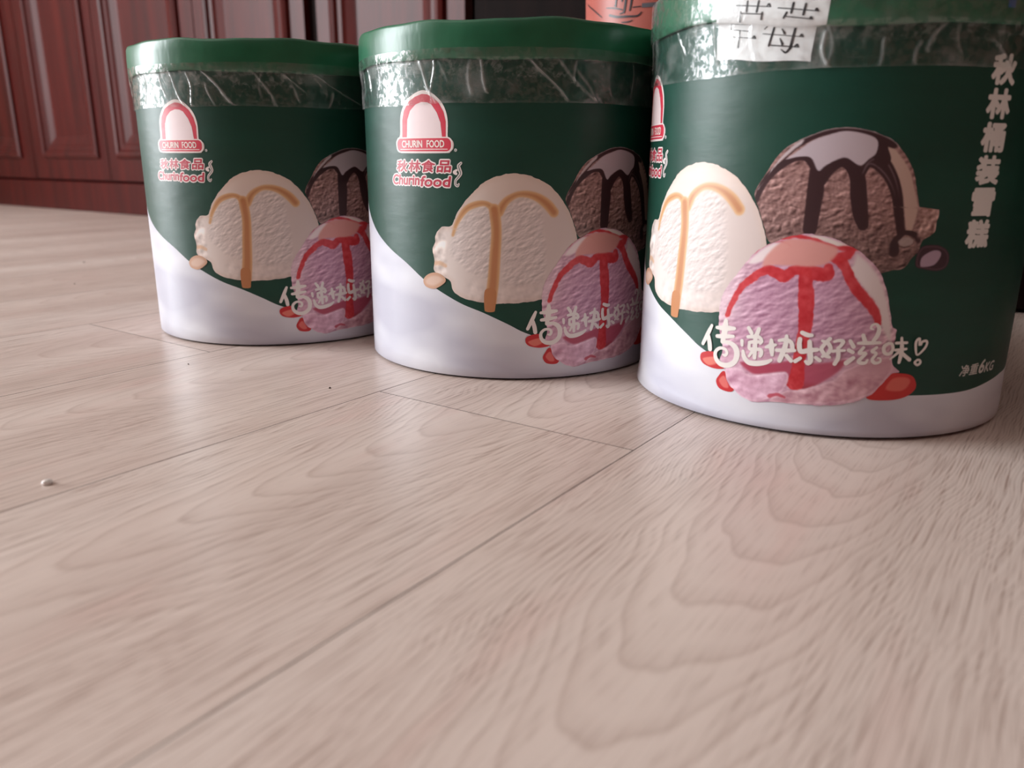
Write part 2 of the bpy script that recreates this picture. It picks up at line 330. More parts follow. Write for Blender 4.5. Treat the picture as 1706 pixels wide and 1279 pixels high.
# ---------------------------------------------------------------- the tubs' printed artwork, in millimetres on the unrolled wall
ART = {
 'swoosh': [(-381.1,113.0),(-360.1,100.7),(-338.5,90.4),(-318.6,81.5),(-300.9,70.6),(-286.8,63.2),(-269.8,55.3),(-253.7,49.6),(-237.0,42.2),(-224.1,35.7),(-208.0,30.4),(-185.0,25.0),(-155.0,21.2),(-125.0,19.4),(-95.6,18.9),(-79.5,18.7),(-58.1,19.0),(-35.3,21.5),(-17.6,23.4)],
 'van': [(-229.3,145.8),(-241.6,144.4),(-252.6,140.0),(-264.0,129.6),(-272.0,119.5),(-276.8,110.2),(-284.7,109.0),(-289.9,103.2),(-290.3,98.5),(-292.8,92.7),(-291.4,86.1),(-291.6,78.4),(-287.7,74.9),(-279.1,71.6),(-276.5,65.0),(-270.9,60.6),(-260.8,57.7),(-249.1,56.7),(-232.0,57.0),(-215.9,58.8),(-203.3,62.3),(-193.5,75.3),(-185.6,88.2),(-185.9,98.6),(-188.8,109.8),(-195.8,124.5),(-203.8,134.4),(-214.2,141.5)],
 'van_tex': [(-258.3,122.5),(-250.8,122.6),(-247.1,120.0),(-247.1,85.1),(-249.1,75.7),(-260.6,77.3),(-269.5,84.4),(-277.6,91.6),(-275.4,102.9),(-270.1,113.2)],
 'van_tex2': [(-226.0,129.1),(-218.7,127.3),(-213.9,120.1),(-211.8,103.7),(-210.5,85.2),(-213.2,74.0),(-226.4,70.4),(-237.7,72.2),(-239.6,85.3),(-238.8,112.8),(-236.0,124.6)],
 'car1': [(-275.9,103.8,9),(-272.7,112.2,12),(-266.1,121.4,16),(-258.3,125.2,16),(-251.7,125.7,14),(-246.6,122.7,18)],
 'car2': [(-245.7,121.8,34),(-244.3,107.3,32),(-245.3,89.8,34),(-246.7,71.1,36),(-248.6,57.7,38),(-249.1,52.9,40)],
 'car3': [(-242.5,120.0,24),(-237.9,127.2,20),(-230.6,131.7,16),(-223.3,132.2,18),(-215.9,130.0,22),(-209.3,125.5,26),(-204.4,120.0,26)],
 'crease': [(-256.7,77.4,2),(-245.3,73.9,3),(-237.7,70.3,4),(-228.3,70.4,4),(-217.9,71.7,2)],
 'car4': [(-290.4,83.3,14),(-286.4,83.6,14),(-282.1,81.9,12)],
 'vball': [(-292.3,76.5),(-298.3,74.1),(-301.5,70.0),(-299.1,65.8),(-291.4,64.9),(-283.4,69.4),(-282.3,72.8),(-286.6,75.9)],
 'choc': [(-150.6,163.7),(-160.4,162.8),(-170.2,159.3),(-178.9,154.8),(-185.1,148.9),(-191.2,138.7),(-196.1,129.0),(-193.2,121.5),(-188.6,110.5),(-185.0,102.9),(-171.6,93.9),(-151.2,88.0),(-131.6,87.3),(-120.0,89.9),(-114.1,91.0),(-110.6,95.8),(-107.0,99.9),(-105.7,105.3),(-104.5,106.7),(-99.4,110.7),(-99.2,116.0),(-98.0,120.0),(-99.2,122.6),(-102.6,122.0),(-105.0,123.3),(-108.4,123.3),(-109.9,123.9),(-111.7,129.2),(-113.8,137.0),(-117.7,145.9),(-123.9,153.5),(-128.9,157.9),(-139.3,162.0)],
 'chi': [(-151.6,162.1),(-158.9,160.5),(-167.4,157.4),(-175.3,151.5),(-180.2,147.6),(-173.7,148.9),(-167.5,148.3),(-163.3,141.7),(-159.7,144.4),(-153.8,147.7),(-149.5,148.3),(-142.8,144.5),(-138.8,147.7),(-135.5,151.0),(-135.6,157.3),(-141.6,160.5)],
 'chi2': [(-172.0,158.1),(-176.3,155.5),(-181.8,150.2),(-187.3,142.9),(-192.8,133.2),(-195.5,129.7),(-191.0,136.7),(-184.7,144.9),(-177.3,152.2),(-173.0,155.5)],
 'cbeige': [(-131.6,154.8),(-127.8,154.2),(-122.6,149.1),(-117.2,142.1),(-114.1,134.4),(-110.8,125.3),(-110.5,118.7),(-112.5,109.3),(-115.4,110.7),(-120.3,131.7),(-125.6,142.7),(-129.5,148.4)],
 'ch1': [(-195.0,124.9,22),(-191.5,134.6,30),(-185.2,142.2,30),(-176.9,147.6,26),(-170.4,148.6,28),(-166.2,145.0,34),(-163.1,140.4,40)],
 'ch2': [(-163.9,141.7,50),(-163.5,131.2,60),(-163.8,121.8,55),(-164.3,110.9,50)],
 'ch3': [(-162.7,136.5,60),(-158.3,143.1,55),(-152.4,146.7,45),(-147.3,145.1,50),(-143.4,138.7,55),(-141.6,128.9,60),(-139.6,119.7,55),(-137.6,113.7,40)],
 'ch4': [(-141.1,140.6,30),(-138.6,145.8,40),(-133.0,145.9,70),(-127.1,139.5,60),(-122.7,130.4,50),(-119.8,118.6,45),(-117.8,110.6,40)],
 'ch5': [(-134.6,159.2,60),(-133.5,152.9,60),(-132.0,147.8,70)],
 'ch6': [(-174.9,154.8,22),(-167.6,159.3,26),(-159.0,161.8,22),(-149.9,163.0,16),(-140.4,161.1,28),(-133.9,157.9,40),(-127.2,154.8,25)],
 'ch7': [(-120.0,99.8,50),(-120.0,105.3,40),(-116.0,110.0,25),(-109.7,108.7,30),(-107.9,106.0,25)],
 'ch8': [(-172.5,156.8,8),(-177.2,151.5,8),(-183.4,145.6,8),(-189.8,138.8,10)],
 'cspec': [(-118.7,105.3),(-115.1,108.0),(-110.8,106.7),(-111.1,104.0),(-115.7,102.6)],
 'cdrop': [(-105.3,102.6),(-101.2,103.6),(-95.2,103.2),(-90.2,100.5),(-88.2,96.3),(-89.4,91.5),(-94.5,89.6),(-102.8,90.7),(-107.3,92.4),(-107.5,98.6)],
 'cdropspec': [(-104.5,97.2),(-99.2,100.6),(-94.8,100.5),(-93.5,97.8),(-96.5,93.0),(-102.2,91.7),(-104.8,92.4)],
 'cdropdark': [(-103.3,98.5),(-99.2,100.6),(-96.4,101.2),(-92.1,98.4),(-93.6,93.7),(-99.3,91.7),(-105.2,92.4)],
 'str': [(-165.7,108.0),(-174.0,106.6),(-181.6,103.4),(-191.0,97.9),(-198.9,88.1),(-207.2,77.1),(-210.8,68.8),(-212.1,60.7),(-211.1,48.4),(-207.6,37.3),(-209.0,30.7),(-205.5,25.0),(-203.0,18.2),(-195.8,12.2),(-186.4,8.5),(-177.9,10.0),(-163.2,11.2),(-148.9,11.6),(-136.6,13.4),(-124.5,17.9),(-117.3,25.0),(-112.5,31.8),(-107.7,33.1),(-112.5,37.8),(-113.2,48.6),(-112.7,56.9),(-115.4,59.3),(-118.4,69.9),(-121.1,78.7),(-126.3,89.0),(-132.3,95.2),(-138.9,100.5),(-148.2,104.9),(-157.4,107.7)],
 's_top': [(-176.9,104.4),(-185.8,95.8),(-187.7,89.1),(-182.0,89.9),(-170.8,90.3),(-160.1,90.5),(-152.9,92.9),(-148.9,97.8),(-149.4,101.7),(-157.0,104.2),(-166.2,105.4)],
 's_white': [(-138.7,99.3),(-141.0,93.3),(-142.9,90.1),(-136.8,82.3),(-129.8,74.5),(-125.2,68.2),(-122.4,58.4),(-114.8,48.6),(-115.7,61.8),(-121.1,78.7),(-128.0,90.5)],
 's_white2': [(-165.6,107.4),(-157.4,107.5),(-148.2,104.7),(-142.8,102.3),(-149.4,102.1),(-157.1,104.6)],
 's_white3': [(-181.6,103.0),(-190.9,97.1),(-196.3,90.0),(-189.5,90.6),(-181.8,96.9),(-173.4,100.6)],
 's1': [(-206.5,58.9,26),(-203.4,67.1,26),(-198.7,76.3,30),(-191.4,82.9,34),(-185.0,87.2,40),(-180.0,86.3,50),(-175.0,84.3,50),(-170.6,87.8,45),(-164.5,88.2,40),(-158.3,87.0,60),(-152.9,86.4,50),(-152.6,90.5,35)],
 's2': [(-164.0,87.4,50),(-163.0,77.7,60),(-161.7,68.0,62),(-161.3,56.3,52),(-162.2,41.8,48),(-162.7,30.6,56),(-163.2,23.6,70)],
 's3': [(-150.9,95.3,26),(-146.3,93.9,50),(-141.8,86.9,45),(-136.3,78.3,50),(-128.5,70.5,45),(-124.8,64.9,36),(-123.5,60.9,26)],
 's4': [(-186.5,103.5,8),(-178.6,105.5,18),(-170.9,106.7,22),(-161.7,105.6,14),(-151.6,102.0,18),(-144.8,101.1,30),(-139.0,101.2,20)],
 's5': [(-147.3,96.3,60),(-143.0,98.0,50),(-141.1,100.4,30)],
 's6': [(-193.3,95.2,5),(-187.9,100.5,6),(-179.2,103.5,6),(-173.5,101.4,8),(-175.6,98.9,6)],
 's_pool': [(-196.5,31.1),(-190.4,33.0),(-176.8,34.1),(-165.7,37.2),(-154.6,36.6),(-144.0,38.3),(-137.2,39.6),(-140.3,32.6),(-148.8,25.1),(-157.7,19.8),(-164.0,20.0),(-167.8,25.6),(-169.7,28.9),(-179.4,26.7),(-187.9,25.4)],
 's_dot': [(-176.6,13.8,26),(-172.6,15.3,20),(-168.3,14.1,14)],
 'blob1': [(-222.0,32.9),(-213.4,34.5),(-208.9,28.9),(-205.6,25.9),(-212.6,24.5),(-220.3,25.8),(-223.4,28.9)],
 'blob1h': [(-221.7,29.2),(-212.2,32.0),(-209.9,28.7),(-216.9,25.5)],
 'blob2': [(-205.4,24.1),(-209.1,20.6),(-210.6,16.6),(-207.4,12.6),(-199.6,12.4),(-198.2,18.2)],
 'blob2h': [(-205.2,21.4),(-208.9,17.9),(-205.6,14.0),(-201.7,14.7)],
 'blob3': [(-116.6,31.8),(-108.4,32.3),(-100.6,30.9),(-97.2,26.5),(-97.5,22.2),(-103.0,18.1),(-112.9,16.4),(-124.4,17.5),(-120.5,24.9)],
 'blob3h': [(-111.3,29.3),(-103.9,30.1),(-100.5,27.5),(-103.6,22.4),(-110.3,21.6),(-114.6,23.3)],
 'slogan': [[(-216.4,50.6,34),(-218.5,45.9,48),(-222.0,38.5,40)],[(-218.3,43.6,48),(-217.1,39.6,52),(-216.5,36.0,50)],[(-207.0,54.9,46),(-207.1,50.0,70),(-208.1,42.1,50)],[(-212.7,50.0,34),(-206.9,50.5,60),(-201.1,51.1,36)],[(-212.2,44.8,38),(-207.4,45.4,50),(-201.4,46.3,34)],[(-208.1,42.1,36),(-203.2,42.0,46),(-199.6,39.8,60),(-198.2,36.0,62),(-199.3,31.2,56),(-203.4,28.2,56),(-208.4,28.2,52),(-211.8,30.9,46),(-212.4,34.9,40),(-209.8,37.7,34),(-206.2,37.8,32),(-204.7,35.8,34),(-205.7,34.0,34),(-207.2,34.2,20)],[(-195.8,44.5,38),(-195.5,41.8,30)],[(-194.6,38.4,34),(-193.6,34.9,46),(-190.6,32.2,52),(-185.7,32.3,56),(-180.7,33.7,48),(-177.8,35.4,30)],[(-192.4,52.7,38),(-190.4,49.9,42)],[(-186.3,52.9,40),(-187.4,48.7,46)],[(-192.4,47.4,34),(-188.0,48.0,44),(-185.2,47.7,36),(-184.1,45.7,34),(-184.8,44.2,24)],[(-191.2,44.2,34),(-187.3,45.2,40),(-184.9,45.1,30)],[(-191.2,44.0,30),(-190.9,40.7,36),(-188.2,40.4,40),(-184.3,40.8,36),(-183.7,38.6,40),(-184.2,37.0,34)],[(-187.9,48.7,40),(-187.7,42.1,46),(-187.4,35.4,38)],[(-189.0,39.2,34),(-190.7,36.0,26)],[(-178.7,47.2,34),(-178.3,43.3,56),(-177.5,38.6,34)],[(-181.3,42.7,28),(-178.6,43.9,50),(-176.0,44.7,26)],[(-170.5,50.5,34),(-170.8,44.2,50),(-173.1,35.8,46)],[(-174.4,47.5,30),(-170.7,48.3,40),(-167.8,47.1,40),(-166.7,43.8,40)],[(-175.3,41.7,34),(-170.2,42.1,44),(-165.5,42.6,34)],[(-169.5,39.1,40),(-166.8,36.4,40)],[(-162.1,38.4,36),(-164.5,36.4,40)],[(-162.4,53.3,40),(-159.5,52.2,46),(-157.2,52.2,36)],[(-163.2,49.5,42),(-163.3,46.3,46),(-162.1,42.5,48),(-157.8,43.4,50),(-153.6,44.2,40)],[(-158.0,48.5,40),(-157.2,42.6,50),(-156.5,37.9,50),(-157.5,36.0,46),(-159.0,36.8,30)],[(-153.9,39.6,40),(-151.6,38.1,44)],[(-147.5,51.0,44),(-149.2,48.8,44),(-151.4,45.2,46),(-150.5,43.1,44),(-148.8,41.1,46),(-146.7,40.4,34)],[(-151.4,49.5,30),(-148.4,48.4,46),(-146.7,45.6,46),(-147.7,42.5,44),(-150.5,40.5,34)],[(-145.0,49.5,32),(-142.7,50.3,38),(-140.5,49.8,44),(-141.6,47.2,38),(-143.0,45.8,34)],[(-145.4,43.9,36),(-142.1,44.6,38),(-139.2,44.7,28)],[(-142.6,45.4,44),(-142.2,40.3,48),(-143.6,36.7,46)],[(-136.9,50.4,40),(-134.8,47.1,48)],[(-137.1,45.1,44),(-134.8,43.9,42)],[(-134.3,40.7,46),(-137.6,37.6,56)],[(-132.5,49.3,34),(-127.8,49.5,46),(-121.1,49.9,36)],[(-130.5,53.8,44),(-129.3,50.7,50)],[(-124.8,50.8,44),(-122.9,54.3,52),(-122.6,58.0,46),(-124.4,60.3,30),(-126.5,59.6,26),(-126.9,57.9,24),(-125.6,57.3,18)],[(-129.5,46.9,36),(-131.4,43.6,40),(-127.9,43.6,36),(-131.3,38.9,44),(-128.0,38.0,40),(-126.6,39.8,28)],[(-122.6,47.1,36),(-124.9,44.9,36),(-122.3,43.7,34),(-124.1,40.3,38),(-122.4,38.2,38),(-119.7,39.1,30),(-120.0,41.0,22),(-121.4,41.2,16)],[(-116.6,49.5,40),(-118.6,47.6,44),(-118.0,44.2,40),(-115.4,43.6,38),(-113.7,46.0,38),(-114.5,49.1,36),(-116.6,49.5,40)],[(-112.2,49.8,34),(-106.3,50.0,32)],[(-112.0,45.8,34),(-106.2,46.4,30)],[(-109.6,52.7,30),(-108.6,45.5,50),(-109.2,38.7,36)],[(-110.2,44.7,36),(-114.4,40.6,20)],[(-108.0,43.8,40),(-103.4,40.2,44)],[(-98.8,48.8,30),(-99.3,52.2,30),(-101.0,50.5,32),(-100.7,46.7,30),(-99.2,42.9,22),(-95.7,46.2,30),(-94.4,49.1,30),(-95.1,50.8,30),(-97.3,50.4,30),(-97.9,48.8,28)],[(-98.8,39.9,26),(-100.1,38.6,30),(-98.3,37.1,30),(-96.7,38.3,30),(-97.4,39.8,28),(-98.8,40.1,26)]],
 'lg_out': [(-298.9,200.0),(-306.1,198.0),(-313.1,194.2),(-317.9,188.5),(-320.2,182.1),(-320.9,171.3),(-323.9,168.9),(-325.6,165.9),(-324.7,162.3),(-321.3,159.5),(-315.6,158.9),(-281.1,158.9),(-277.0,159.7),(-274.6,162.1),(-274.5,166.1),(-276.8,168.5),(-278.7,169.6),(-278.5,179.4),(-279.9,186.3),(-283.2,192.1),(-288.6,196.8),(-292.9,198.9)],
 'lg_red': [(-299.0,197.7),(-305.4,195.9),(-311.4,192.9),(-316.1,187.3),(-318.0,181.4),(-318.6,169.5),(-280.2,169.1),(-280.0,179.5),(-281.6,185.8),(-285.2,191.6),(-290.1,195.4),(-294.4,197.2)],
 'lg_in': [(-299.1,192.5),(-304.7,191.0),(-309.9,187.1),(-312.8,181.3),(-313.8,169.4),(-283.0,169.1),(-284.1,178.9),(-286.8,185.3),(-291.0,190.6),(-294.6,192.1)],
 'lg_ban0': [(-318.9,169.2),(-322.4,167.1),(-322.6,163.5),(-319.3,161.3),(-315.5,160.9),(-281.1,160.8),(-277.6,162.1),(-276.6,164.4),(-277.2,166.7),(-280.2,168.8)],
 'lg_ban1': [(-318.5,168.4),(-321.2,166.8),(-321.3,163.8),(-318.8,162.1),(-281.0,162.0),(-278.6,163.0),(-277.6,165.0),(-278.6,167.3),(-280.9,168.0)],
 'lg_txt': [(-318.7,163.4),(-299.3,163.3),(-295.5,163.3),(-281.6,163.3),(-318.5,166.8),(-281.5,166.2)],
 'lg_reg': [(-274.4,160.9),(-272.7,160.9)],
 'zh': [(-326.4,145.8),(-301.6,146.2),(-300.3,145.6),(-277.6,145.7),(-324.8,154.3),(-275.2,154.2)],
 'en': [(-331.9,136.7),(-301.0,137.0),(-275.2,137.2),(-330.8,144.0),(-275.8,143.4)],
 'swirl': [(-269.1,152.4,36),(-270.9,150.6,46),(-270.2,148.0,50),(-269.5,145.4,46),(-271.4,142.8,40),(-273.2,140.8,36),(-273.3,138.2,36),(-271.8,137.2,34),(-270.9,138.5,26)],
 'swirl2': [(-272.4,147.7,30),(-274.3,146.4,40),(-272.8,145.4,40)],
 'vtext': [[(-80.7,199.7),(-64.2,200.5),(-77.4,184.1),(-59.9,184.7)],[(-81.0,183.1),(-64.4,183.6),(-77.8,167.8),(-60.3,168.2)],[(-81.0,166.5),(-64.1,166.9),(-77.8,151.0),(-60.0,151.2)],[(-81.2,149.8),(-64.2,149.9),(-78.1,134.5),(-60.2,134.4)],[(-81.4,133.0),(-64.6,132.9),(-78.3,117.5),(-60.6,117.2)],[(-81.6,116.6),(-64.4,116.2),(-78.6,101.5),(-60.5,100.9)]],
 'net': [(-68.1,27.9),(-51.9,27.2),(-51.3,27.6),(-31.7,27.5),(-68.7,35.3),(-35.0,33.2)],
 'st_body': [(-227.0,219.4),(-222.5,201.3),(-196.0,198.4),(-173.9,196.3),(-172.4,204.1),(-171.4,213.7),(-178.2,215.7),(-197.9,218.2),(-216.5,219.2)],
 'st_lid': [(-225.8,233.5),(-224.6,220.4),(-202.6,218.7),(-177.6,216.3),(-171.2,214.8),(-165.8,215.7),(-165.2,220.5),(-164.4,226.5)],
 's_ch1': [(-205.5,25.0),(-195.3,27.3),(-189.6,24.6),(-179.4,26.7),(-168.9,29.0),(-167.9,22.1),(-173.3,14.3),(-186.5,9.0),(-198.7,13.5)],
 's_ch2': [(-176.3,10.2),(-168.7,17.6),(-159.3,20.1),(-148.7,24.6),(-142.1,28.2),(-135.8,34.6),(-116.3,41.9),(-112.3,33.5),(-124.5,18.4),(-149.0,12.4)],
 'mk_body': [[(-218.3,218.9,12),(-218.3,216.2,12)],[(-218.3,218.9,11),(-206.0,217.4,11)],[(-206.0,218.1,24),(-206.7,213.4,26)],[(-218.3,216.2,9),(-206.5,214.0,9)],[(-216.4,212.2,9),(-202.6,210.1,9)],[(-204.9,210.7,10),(-203.7,211.2,26),(-202.6,210.1,8)],[(-212.5,215.0,20),(-212.9,206.6,22)],[(-194.4,217.4,20),(-198.2,214.3,9)],[(-192.6,215.7,24),(-195.0,206.0,28)],[(-192.7,215.1,14),(-180.9,213.8,16)],[(-181.6,214.4,30),(-183.5,204.0,34)],[(-183.5,204.0,30),(-185.7,201.9,24),(-188.3,203.6,8)],[(-198.8,212.1,9),(-177.3,208.9,9)],[(-179.3,209.4,10),(-178.3,210.0,26),(-177.3,208.9,8)],[(-195.2,206.2,13),(-179.2,204.1,13)],[(-181.6,204.6,10),(-180.1,205.3,26),(-179.2,204.1,8)],[(-188.7,213.6,12),(-187.1,211.4,30)],[(-189.3,209.0,12),(-187.8,206.2,30)]],
 'mk_lid': [[(-214.6,227.6,11),(-195.0,224.7,11)],[(-196.9,225.5,12),(-195.9,226.0,26),(-194.8,224.7,8)],[(-208.0,228.8,22),(-208.2,223.9,26)],[(-201.6,228.2,26),(-202.4,223.1,28)],[(-211.7,224.0,20),(-211.7,219.1,22)],[(-211.6,223.3,13),(-198.8,221.5,13)],[(-199.3,222.2,24),(-199.5,219.1,24)],[(-191.0,223.7,12),(-170.7,220.4,11)],[(-172.6,220.8,12),(-171.8,221.5,26),(-170.7,220.4,8)],[(-183.3,225.2,28),(-184.1,220.8,28)],[(-177.2,224.2,28),(-178.0,219.4,28)],[(-186.4,221.0,26),(-187.8,218.6,22)],[(-186.8,219.2,11),(-173.3,216.8,12)],[(-175.0,217.1,12),(-174.1,217.7,26),(-173.3,216.8,8)]],
}
R0 = .119                                     # tub wall radius
def wrap(P, off):
    P = np.asarray(P, float); a = P[:, 0]/119.; r = R0+off*.001
    return np.c_[r*np.cos(a), r*np.sin(a), P[:, 1]*.001]
def cut_wrap(v, fs, off, step=2.5, rmap=None):
    """flat print outline -> cut into narrow strips -> wrapped on the wall"""
    bm = bmesh.new(); bv = [bm.verts.new((p[0], p[1], 0)) for p in v]
    for f_ in fs:
        try: bm.faces.new([bv[i] for i in f_])
        except ValueError: pass
    us = [p[0] for p in v]
    for k in range(math.floor(min(us)/step)+1, math.ceil(max(us)/step)):
        bmesh.ops.bisect_plane(bm, geom=bm.verts[:]+bm.edges[:]+bm.faces[:], plane_co=(k*step, 0, 0), plane_no=(1, 0, 0), dist=1e-5)
    bmesh.ops.triangulate(bm, faces=bm.faces[:])
    bm.verts.index_update()
    V_ = np.array([vv.co[:2] for vv in bm.verts]); F_ = [tuple(x.index for x in ff.verts) for ff in bm.faces]; bm.free()
    W_ = wrap(V_, off)
    # faces must look outward
    out = []
    for f_ in F_:
        a, b, c_ = W_[list(f_)]; nrm = np.cross(b-a, c_-a)
        out.append(f_ if nrm[0]*a[0]+nrm[1]*a[1] > 0 else f_[::-1])
    return W_, out
def join(parts):
    V_, F_, n_ = [], [], 0
    for v, f_ in parts: V_ += [tuple(x) for x in v]; F_ += [tuple(i+n_ for i in q) for q in f_]; n_ += len(v)
    return V_, F_
def poly(pts, off, n=5, smooth=True):
    P = catmull(pts, n, True) if smooth else np.array(pts, float)
    tri = tessellate_polygon([[Vector((x, y, 0)) for x, y in P[:, :2]]])
    return cut_wrap(P.tolist(), [tuple(q) for q in tri], off)
def strokes(lst, off, k=1., smooth=6):
    return join([cut_wrap(*ribbon([(u, v, w_*k) for u, v, w_ in s], smooth), off+.006*i) for i, s in enumerate(lst)])
def text(body, box, off, grow=0., shear=0., n=12):
    """lettering fitted into box (u0, u1, v0, v1); grow thickens every stroke by that many millimetres"""
    cu = bpy.data.curves.new('t', 'FONT'); cu.body = body; cu.size = 1; cu.shear = shear; cu.resolution_u = 3
    ob = bpy.data.objects.new('t', cu); COL.objects.link(ob)
    dg = bpy.context.evaluated_depsgraph_get(); me = ob.evaluated_get(dg).to_mesh()
    v = np.array([x.co[:2] for x in me.vertices]); fs = [tuple(p.vertices) for p in me.polygons]
    ob.evaluated_get(dg).to_mesh_clear(); bpy.data.objects.remove(ob); bpy.data.curves.remove(cu)
    lo, hi = v.min(0), v.max(0)
    s = np.array(((box[1]-box[0]-2*grow)/(hi[0]-lo[0]), (box[3]-box[2]-2*grow)/(hi[1]-lo[1])))
    v = (v-lo)*s+np.array((box[0]+grow, box[2]+grow))
    if not grow: return cut_wrap(v.tolist(), fs, off)
    return join([cut_wrap((v+grow*np.array((math.cos(2*math.pi*k/n), math.sin(2*math.pi*k/n)))).tolist(), fs, off+.003*k) for k in range(n)]+[cut_wrap(v.tolist(), fs, off+.003*n)])

# --- small numpy painter for the printed photographs of the scoops
def hsh(i, j, s): 
    x = np.sin(i*127.1+j*311.7+s*74.7)*43758.5453; return x-np.floor(x)
def vnoise(x, y, s=0):
    i, j = np.floor(x), np.floor(y); a, b = x-i, y-j; a = a*a*(3-2*a); b = b*b*(3-2*b)
    return (hsh(i, j, s)*(1-a)+hsh(i+1, j, s)*a)*(1-b)+(hsh(i, j+1, s)*(1-a)+hsh(i+1, j+1, s)*a)*b
def fbm(x, y, s=0, o=4):
    t_ = 0; amp = .5
    for k in range(o): t_ = t_+amp*vnoise(x*2**k, y*2**k, s+k); amp *= .5
    return t_
def sstep(a, b, x): t_ = np.clip((x-a)/(b-a), 0, 1); return t_*t_*(3-2*t_)
def pdist(P, X, Y):
    """signed distance to a closed polygon, positive inside"""
    P = np.asarray(P)[:, :2]; d = np.full(X.shape, 1e9); ins = np.zeros(X.shape, bool)
    for a, b in zip(P, np.roll(P, -1, 0)):
        e = b-a; l2 = (e**2).sum()+1e-12; t_ = np.clip(((X-a[0])*e[0]+(Y-a[1])*e[1])/l2, 0, 1)
        d = np.minimum(d, np.hypot(X-a[0]-t_*e[0], Y-a[1]-t_*e[1]))
        cr = (a[1] > Y) != (b[1] > Y)
        ins ^= cr & (X < (b[0]-a[0])*(Y-a[1])/(b[1]-a[1]+1e-12)+a[0])
    return np.where(ins, d, -d)
def sdist(S, X, Y, k):
    """distance inside a variable width stroke (positive inside), relative across"""
    P = catmull([(a, b, w_*k) for a, b, w_ in S], 5); best = np.full(X.shape, -1e9)
    for a, b in zip(P[:-1], P[1:]):
        e = (b-a)[:2]; l2 = (e**2).sum()+1e-12; t_ = np.clip(((X-a[0])*e[0]+(Y-a[1])*e[1])/l2, 0, 1)
        best = np.maximum(best, a[2]+(b[2]-a[2])*t_-np.hypot(X-a[0]-t_*e[0], Y-a[1]-t_*e[1]))
    return best
def over(C, mask, col):
    return C*(1-mask[:, None])+np.array(col, float)*mask[:, None] if np.ndim(col) == 1 else C*(1-mask[:, None])+col*mask[:, None]
def polar(out, c, rings, seg, jag=0., seed=0):
    """fan-shaped grid inside a star-shaped outline around c"""
    P = catmull(out, 24, True)[:, :2]; ang = np.unwrap(np.arctan2(P[:, 1]-c[1], P[:, 0]-c[0])); rad = np.hypot(*(P-c).T)
    if ang[-1] < ang[0]: ang, rad = ang[::-1], rad[::-1]
    ang = np.maximum.accumulate(ang)
    th = np.linspace(0, 2*np.pi, seg, endpoint=False)
    A_ = np.r_[ang-2*np.pi, ang, ang+2*np.pi]; Rr = np.r_[rad, rad, rad]
    k = np.round((ang[0]-0)/(2*np.pi)); A_ = A_-2*np.pi*k
    r = np.interp(th, A_, Rr)
    if jag: r = r+jag*(fbm(np.cos(th)*14+20, np.sin(th)*14+20, seed, 4)-.47)
    s = np.linspace(0, 1, rings+1)[1:]
    X = np.r_[c[0], (c[0]+np.outer(s, r*np.cos(th))).ravel()]; Y = np.r_[c[1], (c[1]+np.outer(s, r*np.sin(th))).ravel()]
    fs = [(0, 1+i, 1+(i+1) % seg) for i in range(seg)]
    for j in range(rings-1):
        b = 1+j*seg
        for i in range(seg):
            q = (i+1) % seg; fs.append((b+i, b+seg+i, b+seg+q, b+q))
    return X, Y, fs
def painted(name, X, Y, fs, off, C):
    me = mesh(name, wrap(np.c_[X, Y], off), fs)
    ca = me.color_attributes.new('Col', 'FLOAT_COLOR', 'POINT')
    c01 = np.clip(C, 0, 255)/255; L_ = np.where(c01 <= .04045, c01/12.92, ((c01+.055)/1.055)**2.4)
    ca.data.foreach_set('color', np.c_[L_, np.ones(len(L_))].astype(np.float32).ravel())
    me.materials.append(PRINT); me.polygons.foreach_set('use_smooth', [True]*len(me.polygons)); return me
def emboss(h, X, Y, dx, dy): return h(X+dx, Y+dy)-h(X-dx, Y-dy)

def vanilla():
    X, Y, fs = polar(ART['van'], np.array((-238., 100.)), 90, 420, 1.2, 3)
    sh = sstep(-290, -190, X)
    C = np.array((234, 223, 218.))[None]*(1-.10*sh[:, None])+np.array((0, -6, -6.))[None]*sh[:, None]
    C = over(C, sstep(112, 142, Y)*.35, (238, 214, 196))
    d = pdist(catmull(ART['van'], 6, True), X, Y)
    C = over(C, (1-sstep(0, 5, d))*.35, (214, 190, 176))
    tex = np.maximum(sstep(-3, 3, pdist(catmull(ART['van_tex'], 4, True), X, Y)), sstep(-3, 3, pdist(catmull(ART['van_tex2'], 4, True), X, Y)))
    h = lambda x, y: fbm((x*.8+y*.5)*.22, (-x*.5+y*.85)*.55, 11, 4)
    e = emboss(h, X, Y, -.35, .35)
    C = C+(tex*e*150)[:, None]*np.array((1, 1.0, 1.0))
    C = over(C, tex*.4, (214, 203, 202))
    C = C-(sstep(.0, 1., sdist(ART['crease'], X, Y, .12))*40*(vnoise(X*1.2, Y*.4, 4)))[:, None]
    # lumps at the left side
    lump = sstep(-279, -284, X); hl = lambda x, y: fbm(x*.16, y*.16, 21, 3)
    C = C+(lump*emboss(hl, X, Y, -1.2, 1.2)*150)[:, None]
    C = over(C, sstep(-.2, .8, sdist(ART['car4'], X, Y, .13))*.7, (222, 178, 140))
    low = sstep(78, 66, Y)*sstep(-270, -262, X); C = C+(low*emboss(hl, X, Y, -1., 1.)*60)[:, None]
    for k, s in (('car1', .145), ('car3', .140), ('car2', .120)):
        q = sdist(ART[k], X, Y, s); mk = sstep(-.5, .9, q)
        col = np.array((216, 170, 122.))[None]+np.array((-26, -44, -40.))[None]*sstep(.5, 3.2, q)[:, None]
        C = over(C, mk*.93, col)
    return painted('vanilla_scoop_print', X, Y, fs, .26, C)
